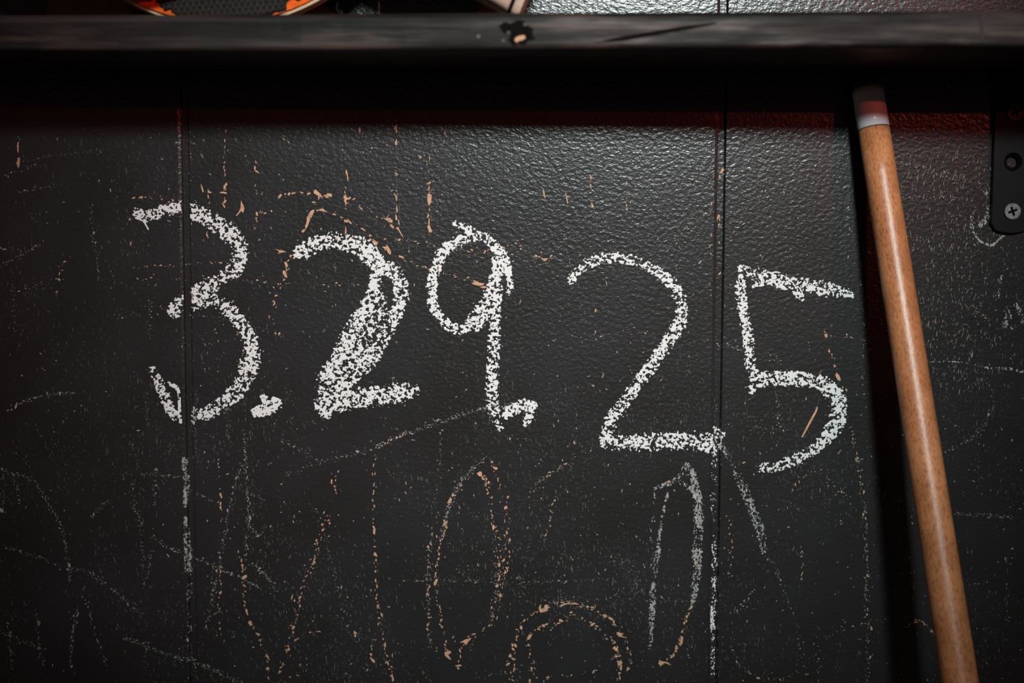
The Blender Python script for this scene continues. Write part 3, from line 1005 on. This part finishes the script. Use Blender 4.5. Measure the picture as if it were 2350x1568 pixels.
along([(1160, 560), (1210, 568), (1270, 590), (1340, 578)], 12, 3.4, 4, C_)
along([(1030, 575), (1070, 582), (1120, 588), (1170, 592), (1270, 598)], 12, 3.2, 3, P_)
# upright tan flakes under the shelf
for x, y0_, y1_, gp in [(517, 300, 480, 11), (517, 330, 420, 12), (587, 352, 470, 13), (590, 470, 520, 14), (793, 430, 480, 9), (910, 400, 500, 13), (984, 392, 560, 10),
                        (826, 285, 310, 6), (909, 270, 330, 12), (477, 440, 480, 9), (472, 520, 550, 8), (650, 300, 330, 10), (1020, 290, 325, 8),
                        (1358, 380, 480, 14), (1440, 420, 530, 18), (42, 310, 390, 9), (440, 560, 900, 40), (1655, 380, 640, 30), (1632, 420, 700, 26)]:
    along([(x, y0_), (x + rng.uniform(-3, 3), (y0_ + y1_) / 2), (x + 1, y1_)], gp, 3.6, 1.4, C_, 2.8)
# dotted rules
along([(306, 616), (355, 612), (420, 609), (470, 604), (560, 602)], 8, 3.2, 1.6, C_)
along([(300, 640), (400, 640), (520, 642), (660, 650), (760, 652), (860, 658)], 13, 3.0, 2.0, C_)
along([(330, 704), (370, 706), (388, 710)], 6, 2.6, 1.5, P_)
along([(435, 720), (520, 735), (600, 755), (650, 768)], 10, 2.6, 2.5, D_)
along([(455, 765), (640, 764)], 24, 3, 2, C_)
along([(300, 455), (360, 452), (400, 458)], 10, 3.4, 3, C_)
along([(1600, 500), (1570, 530), (1548, 552), (1528, 575)], 6, 3.2, 2.4, P_)
along([(1470, 432), (1520, 425), (1560, 420), (1600, 418)], 8, 2.8, 2.2, P_)
along([(1430, 455), (1455, 448), (1470, 440)], 6, 2.6, 4, P_)
along([(1320, 780), (1420, 770), (1500, 765), (1560, 772), (1640, 790), (1700, 800)], 11, 2.6, 5, P_)
along([(1640, 792), (1720, 802), (1790, 830), (1770, 815)], 8, 2.8, 3, D_)
along([(1190, 800), (1250, 790), (1330, 760)], 14, 2.6, 3, P_)
along([(1345, 860), (1362, 885), (1380, 900)], 8, 3.2, 1.6, C_)
along([(1890, 752), (1897, 775), (1902, 800), (1913, 830), (1928, 875), (1940, 900)], 6.5, 3.8, 1.6, C_, 2.2)
along([(1880, 770), (1920, 772), (1965, 775), (2000, 790)], 9, 3.2, 2.0, C_)
along([(1978, 640), (1980, 720), (1981, 800), (1979, 890)], 12, 2.8, 2.0, P_)
along([(1951, 980), (1958, 1005), (1965, 1040), (1972, 1090), (1982, 1150), (1986, 1210), (1988, 1270), (1990, 1320)], 4.6, 3.8, 2.2, P_)
along([(1988, 1320), (1990, 1400), (1992, 1480), (1993, 1566)], 4.0, 3.4, 3.4, P_)
along([(1990, 1325), (2030, 1322), (2060, 1320)], 12, 2.8, 1.5, P_)
along([(1880, 1470), (1930, 1450), (2000, 1428), (2060, 1418), (2075, 1415)], 9, 3.0, 2.2, P_)
along([(1875, 1430), (1880, 1500), (1878, 1566)], 9, 3.0, 3, P_)
along([(1838, 1258), (1840, 1300), (1838, 1335)], 7, 3.4, 1.4, P_, 2.6)
along([(1815, 1130), (1850, 1090), (1890, 1085), (1920, 1120), (1945, 1142)], 8, 3.4, 2.4, P_, 2.4)
along([(1780, 880), (1788, 920), (1785, 975), (1800, 990)], 5, 3.0, 3, D_)
along([(1720, 975), (1745, 985), (1752, 992)], 2.0, 3, 7, F_)
along([(1665, 930), (1720, 955), (1780, 990)], 8, 2.6, 5, D_)
along([(1690, 1410), (1735, 1345)], 6, 3.2, 2, P_)
along([(1730, 1240), (1770, 1290), (1795, 1350), (1815, 1400), (1830, 1450), (1840, 1520)], 8, 2.8, 3, D_)
along([(1680, 1480), (1700, 1530), (1760, 1560), (1820, 1550), (1845, 1530), (1860, 1560)], 8, 2.8, 2, P_)
along([(1672, 1180), (1675, 1250), (1678, 1330)], 8, 3.4, 4, C_)
# under the 9 and thick 2
along([(865, 1028), (905, 1006), (960, 985), (1010, 968), (1060, 952), (1118, 935), (1180, 925)], 3.0, 3.0, 2.4, D_, 2.2)
along([(865, 1028), (905, 1006), (930, 995)], 5, 4.0, 3, C_)
along([(650, 1090), (740, 1060), (800, 1045), (850, 1030)], 6, 2.6, 3, D_)
along([(1030, 1080), (960, 1095), (900, 1090)], 10, 2.4, 3, F_)
along([(860, 1035), (857, 1100), (857, 1180), (860, 1260), (863, 1340)], 9.5, 3.8, 1.5, C_, 2.4)
along([(863, 1340), (868, 1400), (878, 1460), (890, 1510), (904, 1566)], 4.5, 4.2, 2.6, C_, 2.0)
along([(860, 1460), (850, 1500), (862, 1520)], 7, 4, 2, C_)
along([(775, 1080), (768, 1110), (775, 1140)], 8, 4, 2, C_)
along([(760, 1180), (742, 1210), (728, 1245), (722, 1285), (705, 1320), (690, 1365), (678, 1420), (664, 1460), (655, 1510), (642, 1550)], 4.6, 3.6, 4.2, C_, 1.7)
along([(640, 1008), (645, 1010), (670, 1022), (700, 1038), (740, 1062)], 5, 2.8, 2.5, D_)
along([(710, 1155), (735, 1190), (760, 1300), (790, 1400), (800, 1440), (825, 1475)], 9, 2.8, 3, D_)
along([(806, 1445), (822, 1472)], 7, 4, 2, C_)
along([(660, 1485), (700, 1455), (745, 1447)], 7, 3.2, 2, C_)
along([(655, 1560), (690, 1540), (700, 1510)], 7, 3.2, 5, C_)
along([(840, 1540), (900, 1515)], 9, 2.6, 1, P_, 3)
along([(1015, 970), (1010, 1060), (1002, 1130), (990, 1180)], 6, 2.4, 2.5, D_)
along([(1315, 1064), (1285, 1072), (1252, 1095), (1240, 1110)], 5, 3.8, 2.6, P_, 2.2)
along([(1322, 930), (1322, 990), (1318, 1050)], 11, 3.2, 2, C_)
along([(1272, 1140), (1265, 1180), (1258, 1215), (1245, 1242)], 6, 3.2, 2, C_, 2)
along([(1205, 1130), (1230, 1150), (1240, 1110), (1210, 1100)], 6, 3.0, 12, P_)
along([(920, 1332), (1050, 1332), (1170, 1338), (1260, 1336), (1400, 1330)], 7, 2.4, 1.8, D_)
along([(1250, 1380), (1400, 1376), (1530, 1380), (1600, 1378)], 8, 2.4, 2.0, P_)
along([(1090, 1560), (1170, 1540), (1230, 1530)], 9, 2.8, 3, P_)
along([(1380, 1260), (1440, 1300), (1455, 1340), (1462, 1370)], 3, 2.2, 7, F_)
along([(1400, 1270), (1445, 1310), (1462, 1350)], 5, 2.4, 6, D_)
# lower left scribbles
for pl, g_, m_ in [
    ([(13, 1083), (72, 1100), (98, 1134), (124, 1177), (145, 1220), (155, 1283), (160, 1335)], 3.4, D_),
    ([(9, 1254), (55, 1271), (98, 1283), (145, 1305), (192, 1309), (234, 1335), (277, 1369), (328, 1411)], 4.6, D_),
    ([(13, 1424), (23, 1458), (26, 1539)], 4.5, D_), ([(0, 1450), (51, 1471), (102, 1492)], 4.5, D_),
    ([(179, 1394), (170, 1440), (166, 1467), (162, 1531)], 2.4, D_),
    ([(285, 1462), (337, 1484), (392, 1505), (439, 1518), (511, 1548), (545, 1566)], 2.6, D_),
    ([(349, 1232), (383, 1254), (413, 1266)], 3.0, D_), ([(440, 1280), (469, 1288), (511, 1309), (554, 1326), (597, 1352)], 3.6, D_),
    ([(358, 1070), (356, 1139), (352, 1160)], 5, D_), ([(350, 1260), (341, 1309), (328, 1352)], 4.5, D_),
    ([(30, 1087), (40, 1120), (47, 1156)], 4, D_), ([(9, 1070), (6, 1173)], 4, D_),
    ([(554, 1066), (540, 1110), (533, 1139), (518, 1215), (503, 1305), (486, 1373)], 4.0, D_),
    ([(562, 985), (564, 1050), (565, 1105), (571, 1198), (562, 1283)], 4.0, D_),
    ([(560, 1150), (572, 1138), (595, 1140), (606, 1150)], 3.2, F_),
    ([(570, 1180), (575, 1210), (600, 1230)], 2.6, D_),
    ([(584, 1296), (605, 1316), (618, 1330), (635, 1354)], 2.0, D_),
    ([(545, 1260), (558, 1301), (558, 1352), (567, 1407), (597, 1471), (614, 1514), (618, 1566)], 5.2, C_),
    ([(500, 1050), (505, 1130), (507, 1250), (503, 1400), (515, 1480)], 9, C_),
    ([(85, 1398), (88, 1470), (98, 1530)], 6, D_), ([(209, 1194), (230, 1160), (256, 1151)], 3.4, D_),
    ([(310, 1150), (325, 1250), (330, 1310)], 6, D_), ([(308, 1180), (302, 1100)], 6, D_),
    ([(190, 1350), (215, 1440), (245, 1530)], 5, D_), ([(340, 1470), (330, 1550)], 6, D_),
    ([(430, 1460), (440, 1520), (455, 1560)], 5, D_), ([(20, 940), (60, 920), (110, 905), (170, 900)], 3.6, D_),
    ([(440, 1130), (490, 1150)], 5, D_), ([(320, 1088), (410, 1096)], 5, D_), ([(300, 1010), (320, 1080)], 5, F_),
    ([(335, 900), (340, 985)], 3, F_), ([(450, 900), (447, 980), (452, 1060)], 4, F_), ([(520, 930), (525, 1010)], 4, F_),
    ([(470, 1450), (485, 1390), (490, 1300)], 6, D_), ([(50, 370), (110, 360), (190, 350), (240, 342)], 3.6, F_),
    ([(10, 405), (60, 388), (85, 380)], 6, D_), ([(75, 375), (92, 382)], 2.4, F_), ([(40, 440), (90, 432), (130, 425)], 6, D_),
    ([(68, 490), (80, 505), (95, 520)], 3, F_), ([(0, 612), (40, 590), (95, 562)], 5, D_), ([(0, 572), (50, 570)], 6, D_),
    ([(30, 620), (32, 700), (35, 760)], 7, D_), ([(130, 680), (140, 620), (160, 590)], 8, C_), ([(210, 470), (215, 560), (230, 640)], 8, D_),
    ([(40, 670), (90, 650), (140, 640)], 9, D_), ([(440, 300), (433, 430)], 20, D_), ([(345, 690), (345, 780)], 7, D_),
    ([(2060, 372), (2100, 382), (2150, 398), (2200, 418)], 5, P_), ([(2060, 450), (2130, 455), (2230, 455)], 8, D_),
    ([(2225, 700), (2262, 730), (2272, 750)], 3.0, P_), ([(2235, 770), (2232, 820)], 6, P_), ([(2168, 1035), (2205, 1020), (2250, 985), (2280, 930)], 4.0, D_),
    ([(2240, 950), (2245, 1030), (2252, 1112)], 9, P_), ([(2190, 1180), (2240, 1182), (2330, 1188)], 3.6, D_), ([(2312, 1270), (2308, 1360), (2312, 1430)], 9, D_),
    ([(2240, 1453), (2310, 1448)], 12, P_), ([(2260, 1520), (2300, 1510)], 10, D_), ([(2265, 870), (2280, 920), (2275, 970)], 10, D_),
    ([(2180, 400), (2240, 420), (2270, 440)], 8, D_), ([(1950, 440), (1945, 520), (1960, 560)], 7, P_), ([(1830, 340), (1825, 400)], 9, D_),
    ([(1930, 1150), (1890, 1100)], 10, P_), ([(2075, 1440), (2110, 1425), (2150, 1460)], 3.0, C_),
    ([(1675, 175), (1720, 180), (1755, 178), (1790, 190), (1815, 196)], 4, F_), ([(1300, 440), (1303, 466)], 4, P_), ([(300, 490), (300, 560)], 20, C_)]:
    along(pl, g_, 2.7 if m_ != C_ else 3.6, 2.2, m_, 2.2)

wall_marks = []
for k_, v_ in FL.items():
    a_ = np.concatenate(v_)
    nm = {'bare_wood_chip': 'paint_flakes', 'bare_wood_pale': 'paint_flakes', 'chalk_rubbed': 'chalk_flecks', 'chalk_film': 'chalk_dust'}[k_]
    flecks(nm, a_[:, 0], a_[:, 1], a_[:, 2], a_[:, 3], a_[:, 4], k_, wall, 0.00005)

# brush-stroke flecks scattered over the boards, thicker in some places
n = 34000
fx, fy = rng.uniform(-20, IW + 20, n), rng.uniform(200, IH + 20, n)
dens = np.clip(0.42 + 0.30 * N_LOW[np.clip(fy.astype(int), 0, IH - 1), np.clip(fx.astype(int), 0, IW - 1)], 0.05, 1)
dens *= np.interp(fy, [250, 520, 900], [0.5, 0.65, 1.0]) * np.where((fx > 1050) & (fx < 1900) & (fy < 900), 0.45, 1.0)
dens *= np.where((fx > 2080) & (fy < 820), 1.5, 1.0)
keep = rng.uniform(0, 1, n) < dens
fx, fy = fx[keep], fy[keep]
n = len(fx)
tilt = np.interp(fx, [0, 900, 1500, 2350], [0.16, 0.22, 0.05, -0.16])
flecks('brush_flecks', fx, fy, rng.lognormal(1.45, 0.5, n), rng.uniform(0.6, 1.35, n), math.pi / 2 - tilt + rng.normal(0, 0.22, n), 'dull_fleck', wall, 0.00003, 5)
n = 520
fx, fy = rng.uniform(0, IW, n), rng.uniform(300, IH, n)
flecks('chalk_flecks', fx, fy, rng.lognormal(1.3, 0.4, n), rng.uniform(1.5, 3.2, n), rng.uniform(0, 3.1, n), 'chalk_rubbed', wall, 0.00004, 5)
n = 420
fx, fy = rng.uniform(380, IW, n), rng.uniform(300, IH, n)
flecks('paint_flakes', fx, fy, rng.lognormal(1.5, 0.45, n), rng.uniform(1.4, 3.0, n), math.pi / 2 + rng.normal(0, 0.6, n), 'bare_wood_pale', wall, 0.00004, 5)

# light upright dashes right of the cue
n = 480
fx = 2190 + rng.normal(0, 62, n); fy = rng.uniform(330, 900, n)
ok = (fx > 2050) & (fx < 2345); fx, fy = fx[ok], fy[ok]; n = len(fx)
flecks('chalk_flecks', fx, fy, rng.lognormal(1.65, 0.5, n), rng.uniform(0.6, 1.35, n), math.pi / 2 + 0.14 + rng.normal(0, 0.18, n), 'chalk_rubbed', wall, 0.00004, 5)
n = 260
fx = 2185 + rng.normal(0, 70, n); fy = rng.uniform(380, 900, n)
ok = (fx > 2050) & (fx < 2345); fx, fy = fx[ok], fy[ok]; n = len(fx)
flecks('paint_flakes', fx, fy, rng.lognormal(1.8, 0.45, n), rng.uniform(0.7, 1.5, n), math.pi / 2 + 0.14 + rng.normal(0, 0.2, n), 'bare_wood_pale', wall, 0.00004, 5)

# single flakes large enough to see one by one
FLAKES = [
    [(553, 460), (558, 470), (561, 478), (558, 489), (555, 480), (551, 488), (543, 496), (541, 495), (548, 486), (553, 476)],
    [(723, 482), (714, 494), (711, 506), (706, 520), (700, 528), (702, 517), (704, 507), (704, 500), (712, 487)],
    [(732, 480), (741, 479), (753, 488), (746, 486), (733, 484)],
    [(631, 571), (640, 574), (648, 575), (657, 578), (648, 580), (637, 582), (641, 578)],
    [(794, 388), (797, 395), (800, 412), (798, 417), (796, 404), (793, 396)],
    [(793, 519), (796, 530), (794, 541), (791, 535)],
    [(793, 444), (795, 455), (800, 457), (795, 460), (794, 475), (792, 468), (790, 458)],
    [(796, 501), (803, 508), (808, 513), (804, 514), (799, 508)],
    [(895, 489), (889, 500), (884, 505), (888, 498)], [(880, 500), (888, 503), (895, 510), (886, 505)],
    [(908, 523), (914, 521), (918, 530), (926, 545), (923, 543), (915, 530)],
    [(461, 421), (465, 430), (468, 440), (465, 442), (462, 432)], [(477, 433), (480, 439), (486, 441), (485, 443), (477, 443)],
    [(504, 441), (512, 440), (521, 442), (520, 445), (512, 444), (505, 443)], [(515, 424), (519, 432), (513, 433)],
    [(1082, 649), (1095, 648), (1112, 651), (1108, 655), (1098, 656), (1086, 653)],
    [(1240, 590), (1248, 594), (1258, 593), (1254, 597), (1249, 600), (1245, 596)],
    [(1246, 429), (1249, 440), (1252, 455), (1249, 454), (1246, 442)], [(1297, 437), (1301, 450), (1304, 468), (1301, 466), (1299, 452)],
    [(983, 497), (986, 505), (986, 518), (984, 514)], [(909, 446), (912, 452), (910, 463), (908, 458)], [(911, 470), (913, 485), (911, 489), (909, 478)],
    [(1875, 932), (1871, 943), (1858, 965), (1839, 1003), (1842, 1004), (1862, 968), (1874, 946), (1877, 936)],
    [(39, 330), (43, 333), (43, 350), (40, 348)], [(41, 362), (46, 362), (45, 380), (42, 387), (39, 378)],
    [(1122, 660), (1111, 657), (1100, 658), (1108, 662)], [(1055, 1475), (1068, 1468), (1082, 1464), (1078, 1470), (1068, 1480), (1064, 1475)],
    [(1020, 1497), (1032, 1493), (1036, 1498), (1026, 1503), (1036, 1514), (1030, 1513), (1021, 1505)], [(1044, 1528), (1056, 1525), (1060, 1529), (1050, 1531)],
    [(1281, 1392), (1296, 1385), (1303, 1386), (1290, 1391)], [(1310, 1383), (1322, 1384), (1330, 1388), (1318, 1387)], [(1381, 1411), (1392, 1411), (1394, 1416), (1386, 1418)],
    [(1510, 1521), (1520, 1518), (1532, 1520), (1522, 1523), (1516, 1530)], [(1562, 1459), (1568, 1463), (1566, 1478), (1560, 1484)], [(1536, 1512), (1544, 1503), (1549, 1498), (1543, 1510)],
    [(760, 1100), (763, 1102), (762, 1112), (759, 1110)], [(856, 1215), (862, 1216), (860, 1228), (856, 1224)],
    [(910, 318), (912, 330), (909, 335), (907, 326)], [(824, 292), (827, 293), (827, 306), (824, 304)], [(962, 361), (966, 358), (968, 362), (963, 365)],
    [(2229, 813), (2233, 806), (2231, 818), (2228, 822)], [(1365, 710), (1369, 709), (1368, 716), (1365, 718)],
    [(867, 2), (871, 2), (873, 16), (871, 32), (868, 33), (867, 16)],
    [(770, 542), (775, 548), (771, 551)], [(716, 463), (722, 462), (724, 466), (716, 466)], [(730, 451), (734, 447), (733, 457), (730, 459)]]
for poly in FLAKES:
    w = onplane([p[0] for p in poly], [p[1] for p in poly])
    w[:, 1] = groove_depth(w[:, 0]) - 0.00012
    ctr = w.mean(0); ctr[1] -= 0.00008
    bm = bmesh.new()
    vs_ = [bm.verts.new(p) for p in w]
    vc = bm.verts.new(ctr)
    vb = [bm.verts.new((p[0], p[1] + 0.00012, p[2])) for p in w]
    m_ = len(vs_)
    for i in range(m_):
        bm.faces.new((vs_[i], vs_[(i + 1) % m_], vc))
        bm.faces.new((vb[i], vb[(i + 1) % m_], vs_[(i + 1) % m_], vs_[i]))
    from_bm('paint_flake', bm, 'bare_wood_chip', wall)
